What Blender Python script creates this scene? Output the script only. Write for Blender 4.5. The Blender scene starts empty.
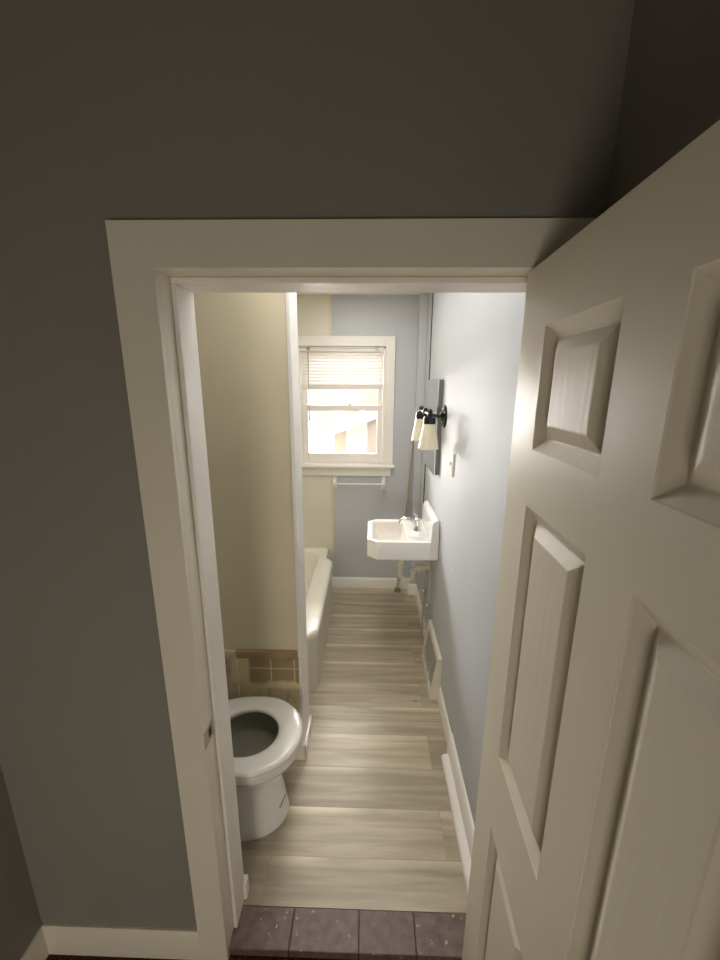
import bpy, math, random
from mathutils import Vector, Matrix
PI = math.pi
random.seed(7)
scene = bpy.context.scene
COL = scene.collection

# ------------------------------------------------------------------ helpers
def lin(c):
    c = c / 255.0
    return c / 12.92 if c <= 0.04045 else ((c + 0.055) / 1.055) ** 2.4

def rgb(r, g, b):
    return (lin(r), lin(g), lin(b), 1.0)

class MB:
    """collects shapes, links them as one mesh object"""
    def __init__(s):
        s.v, s.f = [], []
    def add(s, vs, fs):
        o = len(s.v)
        s.v += [tuple(v) for v in vs]
        s.f += [tuple(i + o for i in f) for f in fs]
        return s
    def box(s, x0, x1, y0, y1, z0, z1):
        vs = [(x, y, z) for z in (z0, z1) for y in (y0, y1) for x in (x0, x1)]
        return s.add(vs, [(0, 2, 3, 1), (4, 5, 7, 6), (0, 1, 5, 4), (2, 6, 7, 3), (0, 4, 6, 2), (1, 3, 7, 5)])
    def loft(s, rings, cap0=True, cap1=True, closed=True):
        n = len(rings[0]); vs = [p for r in rings for p in r]; fs = []
        for i in range(len(rings) - 1):
            for j in range(n if closed else n - 1):
                k = (j + 1) % n
                fs.append((i * n + j, i * n + k, (i + 1) * n + k, (i + 1) * n + j))
        if cap0: fs.append(tuple(reversed(range(n))))
        if cap1: fs.append(tuple(range((len(rings) - 1) * n, len(rings) * n)))
        return s.add(vs, fs)
    def tube(s, pts, r, n=16, cap=True):
        pts = [Vector(p) for p in pts]
        rr = r if isinstance(r, (list, tuple)) else [r] * len(pts)
        t0 = (pts[1] - pts[0]).normalized()
        up = Vector((0, 0, 1)) if abs(t0.z) < 0.9 else Vector((1, 0, 0))
        a = t0.cross(up).normalized(); rings = []
        for i, p in enumerate(pts):
            if i == 0: t = t0
            elif i == len(pts) - 1: t = (pts[i] - pts[i - 1]).normalized()
            else: t = ((pts[i] - pts[i - 1]).normalized() + (pts[i + 1] - pts[i]).normalized()).normalized()
            a = (a - t * a.dot(t)).normalized(); b = t.cross(a)
            rings.append([p + (a * math.cos(2 * PI * j / n) + b * math.sin(2 * PI * j / n)) * rr[i] for j in range(n)])
        return s.loft(rings, cap, cap)
    def lathe(s, prof, origin=(0, 0, 0), axis='z', n=32, cap0=True, cap1=True):
        ox, oy, oz = origin; rings = []
        for r, h in prof:
            ring = []
            for j in range(n):
                c, d = r * math.cos(2 * PI * j / n), r * math.sin(2 * PI * j / n)
                if axis == 'z': ring.append((ox + c, oy + d, oz + h))
                elif axis == 'x': ring.append((ox + h, oy + c, oz + d))
                else: ring.append((ox + d, oy + h, oz + c))
            rings.append(ring)
        return s.loft(rings, cap0, cap1)
    def extrude(s, poly, axis, a, b):
        """poly of 2-D points swept along an axis: y -> (x, z), x -> (y, z), z -> (x, y)"""
        def P(u, w, t):
            return {'y': (u, t, w), 'x': (t, u, w), 'z': (u, w, t)}[axis]
        return s.loft([[P(u, w, a) for u, w in poly], [P(u, w, b) for u, w in poly]])
    def build(s, name, mat, parent=None, bevel=0, smooth=None, seg=2):
        me = bpy.data.meshes.new(name)
        me.from_pydata(s.v, [], s.f)
        me.validate()
        import bmesh
        bm = bmesh.new(); bm.from_mesh(me)
        bmesh.ops.recalc_face_normals(bm, faces=bm.faces[:])
        bm.to_mesh(me); bm.free()
        me.materials.append(mat)
        o = bpy.data.objects.new(name, me); COL.objects.link(o)
        if parent is not None: o.parent = parent; o.matrix_parent_inverse = parent.matrix_basis.inverted()
        if bevel:
            m = o.modifiers.new('bevel', 'BEVEL'); m.width = bevel; m.segments = seg; m.limit_method = 'ANGLE'; m.angle_limit = math.radians(40)
            m.harden_normals = True
        if smooth is not None or bevel:
            me.polygons.foreach_set('use_smooth', [True] * len(me.polygons))
            me.set_sharp_from_angle(angle=math.radians(smooth if smooth is not None else 35))
        return o

def thing(name, label, cat, loc, group=None):
    o = bpy.data.objects.new(name, None); COL.objects.link(o)
    o.empty_display_size = 0.05; o.location = loc
    return tag(o, label, cat, group)

def tag(o, label, cat, group=None):
    o['label'] = label; o['category'] = cat
    if group: o['group'] = group
    return o

def struct(o, label=None):
    o['kind'] = 'structure'
    if label: o['label'] = label
    return o

# ------------------------------------------------------------------ materials
def nodes(name):
    m = bpy.data.materials.new(name); m.use_nodes = True
    nt = m.node_tree; b = nt.nodes['Principled BSDF']
    return m, nt, b

def paint(name, col, rough=0.5, var=0.04, scale=3.0, bump=0.04, bscale=180, spec=0.5, coat=0.0):
    """painted / glazed surface: slight blotches and a fine roller or brush texture"""
    m, nt, b = nodes(name); N, L = nt.nodes, nt.links
    tc = N.new('ShaderNodeTexCoord')
    no = N.new('ShaderNodeTexNoise'); no.inputs['Scale'].default_value = scale; no.inputs['Detail'].default_value = 4
    L.new(tc.outputs['Object'], no.inputs['Vector'])
    cr = N.new('ShaderNodeValToRGB')
    c = Vector(col[:3])
    cr.color_ramp.elements[0].position = 0.3; cr.color_ramp.elements[1].position = 0.7
    cr.color_ramp.elements[0].color = (*(c * (1 - var)), 1); cr.color_ramp.elements[1].color = (*(c * (1 + var)), 1)
    L.new(no.outputs['Fac'], cr.inputs['Fac']); L.new(cr.outputs['Color'], b.inputs['Base Color'])
    b.inputs['Roughness'].default_value = rough; b.inputs['Specular IOR Level'].default_value = spec
    b.inputs['Coat Weight'].default_value = coat
    if bump:
        n2 = N.new('ShaderNodeTexNoise'); n2.inputs['Scale'].default_value = bscale; n2.inputs['Detail'].default_value = 3
        L.new(tc.outputs['Object'], n2.inputs['Vector'])
        bp = N.new('ShaderNodeBump'); bp.inputs['Strength'].default_value = bump; bp.inputs['Distance'].default_value = 0.01
        L.new(n2.outputs['Fac'], bp.inputs['Height']); L.new(bp.outputs['Normal'], b.inputs['Normal'])
    return m

def metal(name, col, rough=0.2):
    m, nt, b = nodes(name); N, L = nt.nodes, nt.links
    b.inputs['Base Color'].default_value = col; b.inputs['Metallic'].default_value = 1
    no = N.new('ShaderNodeTexNoise'); no.inputs['Scale'].default_value = 40
    mr = N.new('ShaderNodeMapRange'); mr.inputs['To Min'].default_value = rough * 0.8; mr.inputs['To Max'].default_value = rough * 1.3
    L.new(no.outputs['Fac'], mr.inputs['Value']); L.new(mr.outputs['Result'], b.inputs['Roughness'])
    return m

def m_far_wall():
    """blue-grey paint that stops at a straight vertical line; cream paint left of it"""
    m, nt, b = nodes('far_wall_paint'); N, L = nt.nodes, nt.links
    tc = N.new('ShaderNodeTexCoord'); sx = N.new('ShaderNodeSeparateXYZ'); L.new(tc.outputs['Object'], sx.inputs[0])
    no = N.new('ShaderNodeTexNoise'); no.inputs['Scale'].default_value = 14; L.new(tc.outputs['Object'], no.inputs['Vector'])
    ma = N.new('ShaderNodeMath'); ma.operation = 'MULTIPLY_ADD'; ma.inputs[1].default_value = 0.012
    L.new(no.outputs['Fac'], ma.inputs[0]); L.new(sx.outputs['X'], ma.inputs[2])
    gt = N.new('ShaderNodeMath'); gt.operation = 'GREATER_THAN'; gt.inputs[1].default_value = -0.307
    L.new(ma.outputs[0], gt.inputs[0])
    mx = N.new('ShaderNodeMix'); mx.data_type = 'RGBA'
    L.new(gt.outputs[0], mx.inputs['Factor']); mx.inputs['A'].default_value = C_CREAM; mx.inputs['B'].default_value = C_BLUE
    # thin line of yellower old paint along the edge
    cm = N.new('ShaderNodeMath'); cm.operation = 'COMPARE'; cm.inputs[1].default_value = -0.318; cm.inputs[2].default_value = 0.011
    L.new(ma.outputs[0], cm.inputs[0])
    m2 = N.new('ShaderNodeMix'); m2.data_type = 'RGBA'; L.new(cm.outputs[0], m2.inputs['Factor'])
    L.new(mx.outputs['Result'], m2.inputs['A']); m2.inputs['B'].default_value = rgb(222, 214, 180)
    L.new(m2.outputs['Result'], b.inputs['Base Color']); b.inputs['Roughness'].default_value = 0.5
    return m

def m_floor():
    """grey-brown vinyl planks running across the room, streaked along their length"""
    m, nt, b = nodes('vinyl_plank'); N, L = nt.nodes, nt.links
    tc = N.new('ShaderNodeTexCoord')
    mp = N.new('ShaderNodeMapping'); mp.inputs['Location'].default_value = (0.37, 0.112, 0)
    L.new(tc.outputs['Object'], mp.inputs['Vector'])
    br = N.new('ShaderNodeTexBrick'); br.inputs['Scale'].default_value = 1
    br.inputs['Brick Width'].default_value = 1.1; br.inputs['Row Height'].default_value = 0.187
    br.inputs['Mortar Size'].default_value = 0.0009; br.inputs['Mortar Smooth'].default_value = 0.3
    br.inputs['Color1'].default_value = (0.0, 0, 0, 1); br.inputs['Color2'].default_value = (1, 1, 1, 1); br.inputs['Mortar'].default_value = (0.4, 0.4, 0.4, 1)
    br.offset = 0.37; br.inputs['Bias'].default_value = 0.0
    L.new(mp.outputs['Vector'], br.inputs['Vector'])
    # per-plank offset for the grain
    ad = N.new('ShaderNodeVectorMath'); ad.operation = 'MULTIPLY_ADD'
    L.new(br.outputs['Color'], ad.inputs[0]); ad.inputs[1].default_value = (7.3, 3.1, 0); L.new(tc.outputs['Object'], ad.inputs[2])
    ms = N.new('ShaderNodeMapping'); ms.inputs['Scale'].default_value = (1.0, 13.0, 1.0); L.new(ad.outputs[0], ms.inputs['Vector'])
    n1 = N.new('ShaderNodeTexNoise'); n1.inputs['Scale'].default_value = 1.7; n1.inputs['Detail'].default_value = 5; n1.inputs['Roughness'].default_value = 0.55; n1.inputs['Distortion'].default_value = 0.4
    L.new(ms.outputs['Vector'], n1.inputs['Vector'])
    cr = N.new('ShaderNodeValToRGB'); e = cr.color_ramp.elements
    e[0].position = 0.25; e[0].color = rgb(150, 138, 119); e[1].position = 0.8; e[1].color = rgb(206, 194, 170)
    q = e.new(0.5); q.color = rgb(176, 164, 142)
    L.new(n1.outputs['Fac'], cr.inputs['Fac'])
    # fine grain
    m3 = N.new('ShaderNodeMapping'); m3.inputs['Scale'].default_value = (6, 160, 1); L.new(ad.outputs[0], m3.inputs['Vector'])
    n3 = N.new('ShaderNodeTexNoise'); n3.inputs['Scale'].default_value = 1; n3.inputs['Detail'].default_value = 3; L.new(m3.outputs['Vector'], n3.inputs['Vector'])
    f3 = N.new('ShaderNodeMapRange'); f3.inputs['To Min'].default_value = 0.9; f3.inputs['To Max'].default_value = 1.1; L.new(n3.outputs['Fac'], f3.inputs['Value'])
    # plank-to-plank tone
    pt = N.new('ShaderNodeMapRange'); pt.inputs['To Min'].default_value = 0.88; pt.inputs['To Max'].default_value = 1.12; L.new(br.outputs['Color'], pt.inputs['Value'])
    mu = N.new('ShaderNodeMath'); mu.operation = 'MULTIPLY'; L.new(f3.outputs[0], mu.inputs[0]); L.new(pt.outputs[0], mu.inputs[1])
    # pale printed edge on one side of each plank
    sy = N.new('ShaderNodeSeparateXYZ'); L.new(mp.outputs['Vector'], sy.inputs[0])
    dv = N.new('ShaderNodeMath'); dv.operation = 'DIVIDE'; dv.inputs[1].default_value = 0.187; L.new(sy.outputs['Y'], dv.inputs[0])
    fr = N.new('ShaderNodeMath'); fr.operation = 'FRACT'; L.new(dv.outputs[0], fr.inputs[0])
    er = N.new('ShaderNodeValToRGB'); ee = er.color_ramp.elements
    ee[0].position = 0.80; ee[0].color = (0, 0, 0, 1); ee[1].position = 0.96; ee[1].color = (1, 1, 1, 1)
    L.new(fr.outputs[0], er.inputs['Fac'])
    mn = N.new('ShaderNodeMath'); mn.operation = 'MULTIPLY'; L.new(er.outputs['Color'], mn.inputs[0])
    n4 = N.new('ShaderNodeTexNoise'); n4.inputs['Scale'].default_value = 2.3; L.new(ad.outputs[0], n4.inputs['Vector'])
    n4r = N.new('ShaderNodeMapRange'); n4r.inputs['From Min'].default_value = 0.35; n4r.inputs['From Max'].default_value = 0.65; n4r.inputs['To Max'].default_value = 0.95
    L.new(n4.outputs['Fac'], n4r.inputs['Value']); L.new(n4r.outputs[0], mn.inputs[1])
    mm = N.new('ShaderNodeMix'); mm.data_type = 'RGBA'; L.new(mn.outputs[0], mm.inputs['Factor'])
    L.new(cr.outputs['Color'], mm.inputs['A']); mm.inputs['B'].default_value = rgb(222, 210, 186)
    vm = N.new('ShaderNodeVectorMath'); vm.operation = 'SCALE'; L.new(mm.outputs['Result'], vm.inputs[0]); L.new(mu.outputs[0], vm.inputs['Scale'])
    # seams
    sm = N.new('ShaderNodeMix'); sm.data_type = 'RGBA'; L.new(br.outputs['Fac'], sm.inputs['Factor']); L.new(vm.outputs[0], sm.inputs['A'])
    sm.inputs['B'].default_value = rgb(146, 133, 114)
    # sparse dark knots
    vo = N.new('ShaderNodeTexVoronoi'); vo.inputs['Scale'].default_value = 1
    mk = N.new('ShaderNodeMapping'); mk.inputs['Scale'].default_value = (2.6, 5.5, 1); L.new(tc.outputs['Object'], mk.inputs['Vector']); L.new(mk.outputs[0], vo.inputs['Vector'])
    kr = N.new('ShaderNodeValToRGB'); k = kr.color_ramp.elements; k[0].position = 0.03; k[0].color = (0.55, 0.55, 0.55, 1); k[1].position = 0.075; k[1].color = (0, 0, 0, 1)
    L.new(vo.outputs['Distance'], kr.inputs['Fac'])
    km = N.new('ShaderNodeMix'); km.data_type = 'RGBA'; L.new(kr.outputs['Color'], km.inputs['Factor']); L.new(sm.outputs['Result'], km.inputs['A']); km.inputs['B'].default_value = rgb(108, 94, 78)
    L.new(km.outputs['Result'], b.inputs['Base Color'])
    b.inputs['Roughness'].default_value = 0.36; b.inputs['Specular IOR Level'].default_value = 0.45
    bp = N.new('ShaderNodeBump'); bp.inputs['Strength'].default_value = 0.08; bp.inputs['Distance'].default_value = 0.004
    L.new(n3.outputs['Fac'], bp.inputs['Height']); L.new(bp.outputs['Normal'], b.inputs['Normal'])
    return m

def m_threshold():
    """dull red-brown tiles with crooked joints and flecks of white paint"""
    m, nt, b = nodes('brown_tile'); N, L = nt.nodes, nt.links
    tc = N.new('ShaderNodeTexCoord')
    no = N.new('ShaderNodeTexNoise'); no.inputs['Scale'].default_value = 30; no.inputs['Detail'].default_value = 6; L.new(tc.outputs['Object'], no.inputs['Vector'])
    cr = N.new('ShaderNodeValToRGB'); e = cr.color_ramp.elements
    e[0].position = 0.3; e[0].color = rgb(86, 69, 64); e[1].position = 0.75; e[1].color = rgb(124, 104, 96)
    L.new(no.outputs['Fac'], cr.inputs['Fac'])
    n2 = N.new('ShaderNodeTexNoise'); n2.inputs['Scale'].default_value = 46; n2.inputs['Detail'].default_value = 4; L.new(tc.outputs['Object'], n2.inputs['Vector'])
    fr = N.new('ShaderNodeValToRGB'); f = fr.color_ramp.elements; f[0].position = 0.66; f[0].color = (0, 0, 0, 1); f[1].position = 0.71; f[1].color = (1, 1, 1, 1)
    L.new(n2.outputs['Fac'], fr.inputs['Fac'])
    mx = N.new('ShaderNodeMix'); mx.data_type = 'RGBA'; L.new(fr.outputs['Color'], mx.inputs['Factor']); L.new(cr.outputs['Color'], mx.inputs['A']); mx.inputs['B'].default_value = rgb(170, 160, 152)
    L.new(mx.outputs['Result'], b.inputs['Base Color']); b.inputs['Roughness'].default_value = 0.45
    bp = N.new('ShaderNodeBump'); bp.inputs['Strength'].default_value = 0.15; bp.inputs['Distance'].default_value = 0.004
    L.new(no.outputs['Fac'], bp.inputs['Height']); L.new(bp.outputs['Normal'], b.inputs['Normal'])
    return m

def m_carpet():
    m, nt, b = nodes('brown_carpet'); N, L = nt.nodes, nt.links
    tc = N.new('ShaderNodeTexCoord')
    no = N.new('ShaderNodeTexNoise'); no.inputs['Scale'].default_value = 220; no.inputs['Detail'].default_value = 3; L.new(tc.outputs['Object'], no.inputs['Vector'])
    cr = N.new('ShaderNodeValToRGB'); e = cr.color_ramp.elements
    e[0].position = 0.3; e[0].color = rgb(34, 24, 16); e[1].position = 0.75; e[1].color = rgb(104, 78, 54)
    L.new(no.outputs['Fac'], cr.inputs['Fac']); L.new(cr.outputs['Color'], b.inputs['Base Color'])
    b.inputs['Roughness'].default_value = 0.95; b.inputs['Specular IOR Level'].default_value = 0.1
    bp = N.new('ShaderNodeBump'); bp.inputs['Strength'].default_value = 0.8; bp.inputs['Distance'].default_value = 0.01
    L.new(no.outputs['Fac'], bp.inputs['Height']); L.new(bp.outputs['Normal'], b.inputs['Normal'])
    return m

def m_grain(name, col):
    """white door paint over a pressed wood-grain skin"""
    m, nt, b = nodes(name); N, L = nt.nodes, nt.links
    b.inputs['Base Color'].default_value = col; b.inputs['Roughness'].default_value = 0.45
    tc = N.new('ShaderNodeTexCoord')
    mp = N.new('ShaderNodeMapping'); mp.inputs['Scale'].default_value = (1, 9, 1.1); L.new(tc.outputs['Object'], mp.inputs['Vector'])
    n0 = N.new('ShaderNodeTexNoise'); n0.inputs['Scale'].default_value = 2.0; n0.inputs['Detail'].default_value = 1; L.new(mp.outputs[0], n0.inputs['Vector'])
    mu = N.new('ShaderNodeMath'); mu.operation = 'MULTIPLY'; mu.inputs[1].default_value = 26; L.new(n0.outputs['Fac'], mu.inputs[0])
    si = N.new('ShaderNodeMath'); si.operation = 'SINE'
    m2 = N.new('ShaderNodeMapping'); m2.inputs['Scale'].default_value = (1, 260, 14); L.new(tc.outputs['Object'], m2.inputs['Vector'])
    n2 = N.new('ShaderNodeTexNoise'); n2.inputs['Scale'].default_value = 1; n2.inputs['Detail'].default_value = 2; L.new(m2.outputs[0], n2.inputs['Vector'])
    L.new(mu.outputs[0], si.inputs[0])
    ad = N.new('ShaderNodeMath'); ad.operation = 'MULTIPLY_ADD'; ad.inputs[1].default_value = 0.35; L.new(si.outputs[0], ad.inputs[0]); L.new(n2.outputs['Fac'], ad.inputs[2])
    bp = N.new('ShaderNodeBump'); bp.inputs['Strength'].default_value = 0.2; bp.inputs['Distance'].default_value = 0.0014
    L.new(ad.outputs[0], bp.inputs['Height']); L.new(bp.outputs['Normal'], b.inputs['Normal'])
    return m

def m_plaster():
    """stained cream wall low down by the toilet: rust and grime blotches"""
    m, nt, b = nodes('stained_plaster'); N, L = nt.nodes, nt.links
    tc = N.new('ShaderNodeTexCoord')
    mp = N.new('ShaderNodeMapping'); mp.inputs['Scale'].default_value = (1, 1, 0.45); L.new(tc.outputs['Object'], mp.inputs['Vector'])
    no = N.new('ShaderNodeTexNoise'); no.inputs['Scale'].default_value = 17; no.inputs['Detail'].default_value = 6; L.new(mp.outputs[0], no.inputs['Vector'])
    cr = N.new('ShaderNodeValToRGB'); e = cr.color_ramp.elements
    e[0].position = 0.30; e[0].color = rgb(158, 138, 102); e[1].position = 0.48; e[1].color = rgb(208, 198, 166)
    L.new(no.outputs['Fac'], cr.inputs['Fac']); L.new(cr.outputs['Color'], b.inputs['Base Color'])
    b.inputs['Roughness'].default_value = 0.7
    return m

def m_tile():
    m, nt, b = nodes('tan_wall_tile'); N, L = nt.nodes, nt.links
    tc = N.new('ShaderNodeTexCoord')
    sx = N.new('ShaderNodeSeparateXYZ'); L.new(tc.outputs['Object'], sx.inputs[0])
    cb = N.new('ShaderNodeCombineXYZ'); L.new(sx.outputs['X'], cb.inputs[0]); L.new(sx.outputs['Z'], cb.inputs[1])
    mp = N.new('ShaderNodeMapping'); mp.inputs['Location'].default_value = (0.559, -0.409 + 0.11 * 4 - 0.44, 0); L.new(cb.outputs[0], mp.inputs['Vector'])
    br = N.new('ShaderNodeTexBrick'); br.offset = 0; br.inputs['Scale'].default_value = 1; br.inputs['Brick Width'].default_value = 0.11; br.inputs['Row Height'].default_value = 0.11
    br.inputs['Mortar Size'].default_value = 0.003; br.inputs['Mortar'].default_value = rgb(205, 195, 165)
    br.inputs['Color1'].default_value = rgb(150, 130, 98); br.inputs['Color2'].default_value = rgb(140, 122, 92)
    L.new(mp.outputs[0], br.inputs['Vector'])
    no = N.new('ShaderNodeTexNoise'); no.inputs['Scale'].default_value = 9; L.new(tc.outputs['Object'], no.inputs['Vector'])
    # old plaster smeared over the lower and left edge
    s2 = N.new('ShaderNodeMath'); s2.operation = 'MULTIPLY_ADD'; s2.inputs[1].default_value = 0.09; L.new(no.outputs['Fac'], s2.inputs[0]); L.new(sx.outputs['Z'], s2.inputs[2])
    lt = N.new('ShaderNodeMapRange'); lt.inputs['From Min'].default_value = 0.50; lt.inputs['From Max'].default_value = 0.475; L.new(s2.outputs[0], lt.inputs['Value'])
    s3 = N.new('ShaderNodeMath'); s3.operation = 'MULTIPLY_ADD'; s3.inputs[1].default_value = 0.05; L.new(no.outputs['Fac'], s3.inputs[0]); L.new(sx.outputs['X'], s3.inputs[2])
    l3 = N.new('ShaderNodeMapRange'); l3.inputs['From Min'].default_value = -0.515; l3.inputs['From Max'].default_value = -0.54; L.new(s3.outputs[0], l3.inputs['Value'])
    mxx = N.new('ShaderNodeMath'); mxx.operation = 'MAXIMUM'; L.new(lt.outputs[0], mxx.inputs[0]); L.new(l3.outputs[0], mxx.inputs[1])
    mx = N.new('ShaderNodeMix'); mx.data_type = 'RGBA'; L.new(mxx.outputs[0], mx.inputs['Factor']); L.new(br.outputs['Color'], mx.inputs['A']); mx.inputs['B'].default_value = rgb(205, 192, 155)
    L.new(mx.outputs['Result'], b.inputs['Base Color']); b.inputs['Roughness'].default_value = 0.4
    return m

def m_glass():
    m = bpy.data.materials.new('window_glass'); m.use_nodes = True; nt = m.node_tree; N, L = nt.nodes, nt.links
    N.remove(N['Principled BSDF'])
    t = N.new('ShaderNodeBsdfTransparent'); g = N.new('ShaderNodeBsdfGlossy'); g.inputs['Roughness'].default_value = 0.02
    lw = N.new('ShaderNodeFresnel'); lw.inputs['IOR'].default_value = 1.45
    mx = N.new('ShaderNodeMixShader'); L.new(lw.outputs[0], mx.inputs[0]); L.new(t.outputs[0], mx.inputs[1]); L.new(g.outputs[0], mx.inputs[2])
    L.new(mx.outputs[0], N['Material Output'].inputs['Surface'])
    return m

def m_translucent(name, col, amount=0.4, rough=0.4):
    m, nt, b = nodes(name); N, L = nt.nodes, nt.links
    b.inputs['Base Color'].default_value = col; b.inputs['Roughness'].default_value = rough
    t = N.new('ShaderNodeBsdfTranslucent'); t.inputs['Color'].default_value = col
    mx = N.new('ShaderNodeMixShader'); mx.inputs[0].default_value = amount
    L.new(b.outputs[0], mx.inputs[1]); L.new(t.outputs[0], mx.inputs[2]); L.new(mx.outputs[0], N['Material Output'].inputs['Surface'])
    return m

def m_siding():
    m, nt, b = nodes('pale_brick'); N, L = nt.nodes, nt.links
    tc = N.new('ShaderNodeTexCoord'); sx = N.new('ShaderNodeSeparateXYZ'); L.new(tc.outputs['Object'], sx.inputs[0])
    cb = N.new('ShaderNodeCombineXYZ'); L.new(sx.outputs['X'], cb.inputs[0]); L.new(sx.outputs['Z'], cb.inputs[1])
    br = N.new('ShaderNodeTexBrick'); br.inputs['Scale'].default_value = 1; br.inputs['Brick Width'].default_value = 0.22; br.inputs['Row Height'].default_value = 0.075; br.inputs['Mortar Size'].default_value = 0.008
    br.inputs['Color1'].default_value = rgb(168, 157, 146); br.inputs['Color2'].default_value = rgb(174, 164, 152); br.inputs['Mortar'].default_value = rgb(170, 158, 146)
    L.new(cb.outputs[0], br.inputs['Vector']); L.new(br.outputs['Color'], b.inputs['Base Color']); b.inputs['Roughness'].default_value = 0.9
    return m

C_BLUE = rgb(192, 195, 200)
C_CREAM = rgb(226, 222, 208)
M = dict(
    hall=paint('hall_grey_paint', rgb(136, 132, 124), 0.6, 0.03, 2, 0.05, 150),
    hall_ceiling=paint('hall_ceiling_paint', rgb(150, 146, 138), 0.8),
    white=paint('white_trim_paint', rgb(226, 219, 203), 0.38, 0.02, 5, 0.03, 60),
    bath_white=paint('bath_white_trim', rgb(238, 234, 228), 0.35, 0.02, 5, 0.03, 60),
    door=paint('white_door_paint', rgb(222, 214, 196), 0.42, 0.015, 3, 0.03, 250),
    door_panel=m_grain('door_panel_paint', rgb(222, 214, 196)),
    blue=paint('blue_grey_wall_paint', C_BLUE, 0.6, 0.03, 2.2, 0.06, 120, .3),
    cream=paint('cream_wall_paint', rgb(216, 206, 178), 0.5, 0.05, 2.5, 0.05, 120),
    far=m_far_wall(), floor=m_floor(), tile=m_threshold(), carpet=m_carpet(),
    ceiling=paint('bath_ceiling_paint', rgb(232, 230, 222), 0.7),
    porcelain=paint('white_porcelain', rgb(240, 240, 238), 0.12, 0.01, 6, 0, 100, 0.5, 0.4),
    enamel=paint('tub_enamel', rgb(238, 236, 226), 0.16, 0.02, 5, 0, 100, 0.5, 0.3),
    apron=paint('tub_apron_enamel', rgb(222, 218, 206), 0.3, 0.04, 6, 0.02, 60),
    seat=paint('white_seat_plastic', rgb(238, 236, 228), 0.18, 0.01, 5, 0, 100, 0.5, 0.3),
    sink_basin=paint('worn_basin_enamel', rgb(240, 234, 226), 0.2, 0.03, 7, 0, 100),
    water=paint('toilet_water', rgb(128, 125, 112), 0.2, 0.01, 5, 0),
    bowl_shaded=paint('toilet_bowl_shaded', rgb(140, 137, 122), 0.35, 0.03, 8, 0),  # porcelain greyed down, shade inside the bowl put into the colour
    chrome=metal('chrome', (0.75, 0.75, 0.76, 1), 0.12),
    black=metal('dark_bronze', (0.045, 0.045, 0.05, 1), 0.28),
    dark=paint('dark_line', rgb(52, 50, 48), 0.6, 0.02, 5, 0),
    brass=metal('worn_nickel', (0.45, 0.42, 0.38, 1), 0.35),
    mirror=metal('mirror_silver', (0.88, 0.9, 0.9, 1), 0.02),
    steel=paint('cabinet_steel', rgb(112, 112, 112), 0.35, 0.02, 5, 0),
    pvc=paint('white_pvc', rgb(232, 228, 214), 0.35, 0.02, 5, 0),
    grey_pipe=paint('grey_pipe', rgb(186, 185, 180), 0.4, 0.05, 9, 0),
    pole=paint('pale_pole_paint', rgb(188, 184, 170), 0.45, 0.04, 12, 0),
    pole_low=paint('dark_pole_paint', rgb(120, 112, 100), 0.45, 0.04, 12, 0),
    shade=m_translucent('frosted_glass', rgb(246, 240, 222), 0.35, 0.25),
    blind=m_translucent('blind_vinyl', rgb(244, 240, 236), 0.13, 0.4),
    blind_rail=paint('blind_rail_vinyl', rgb(232, 228, 222), 0.4, 0.01, 5, 0),
    cord=paint('blind_cord', rgb(150, 146, 138), 0.6, 0.02, 5, 0),
    glass=m_glass(), plaster=m_plaster(), wall_tile=m_tile(),
    wood=paint('bare_wood_strip', rgb(150, 128, 88), 0.6, 0.14, 14, 0.1, 60),
    switch=paint('switch_plastic', rgb(238, 234, 224), 0.3, 0.01, 5, 0),
    register=paint('register_enamel', rgb(226, 222, 206), 0.35, 0.03, 7, 0.02, 60),
    grille=paint('register_grille', rgb(196, 191, 178), 0.4, 0.04, 9, 0),
    brick=m_siding(), roof=paint('pale_roof', rgb(222, 220, 216), 0.8, 0.06, 3, 0.2, 30),
    siding=paint('grey_siding', rgb(158, 148, 142), 0.8, 0.06, 6, 0.1, 30), yard=paint('yellow_render', rgb(168, 158, 130), 0.8, 0.06, 6, 0.1, 30),
    ground=paint('pale_ground', rgb(74, 71, 66), 0.9, 0.1, 1, 0.1, 30),
)

# ------------------------------------------------------------------ the shell
XL, XR = -1.08, 0.432          # bathroom left / right wall faces
YB, YF = 0.12, 2.39            # bathroom near / far wall faces
ZC = 2.50
JL, JR = -0.445, 0.372         # door opening
HZ = 2.035
HX0, HX1 = -1.06, 0.462        # hall side walls
HF = -0.035                    # hall floor
HB = -2.60                     # hall back wall

struct(MB().box(XL - .1, XR + .1, 0.108, YF + .06, -.12, 0).build('floor', M['floor']))
struct(MB().box(HX0 - .1, HX1 + .1, HB - .1, 0.0, -.14, HF).build('floor_hall', M['carpet']))
struct(MB().box(XL - .1, XR + .1, 0.06, YF + .15, ZC, ZC + .08).build('ceiling', M['ceiling']))
struct(MB().box(HX0 - .1, HX1 + .1, HB - .1, 0.06, ZC + .06, ZC + .14).build('ceiling_hall', M['hall_ceiling']))

# the wall the doorway is in: hall face grey, bathroom face blue-grey
OL, OR = JL - .012, JR + .012
w = MB(); w.box(HX0 - .1, OL, 0, .06, -.14, 2.6).box(OR, HX1 + .1, 0, .06, -.14, 2.6).box(OL, OR, 0, .06, HZ + .012, 2.6)
struct(w.build('wall_doorway', M['hall']))
w = MB(); w.box(XL - .1, OL, .06, YB, -.12, ZC).box(OR, XR + .1, .06, YB, -.12, ZC).box(OL, OR, .06, YB, HZ + .012, ZC)
struct(w.build('wall_near', M['blue']))
struct(MB().box(HX0 - .1, HX0, HB, 0, -.14, ZC + .06).build('wall_hall_left', M['hall']))
struct(MB().box(HX1, HX1 + .1, HB, 0, -.14, ZC + .06).build('wall_hall_right', M['hall']))
w = MB().box(HX0 - .1, HX1 + .1, HB - .1, HB, -.14, ZC + .06)
struct(w.build('wall_hall_back', M['hall']))

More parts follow.
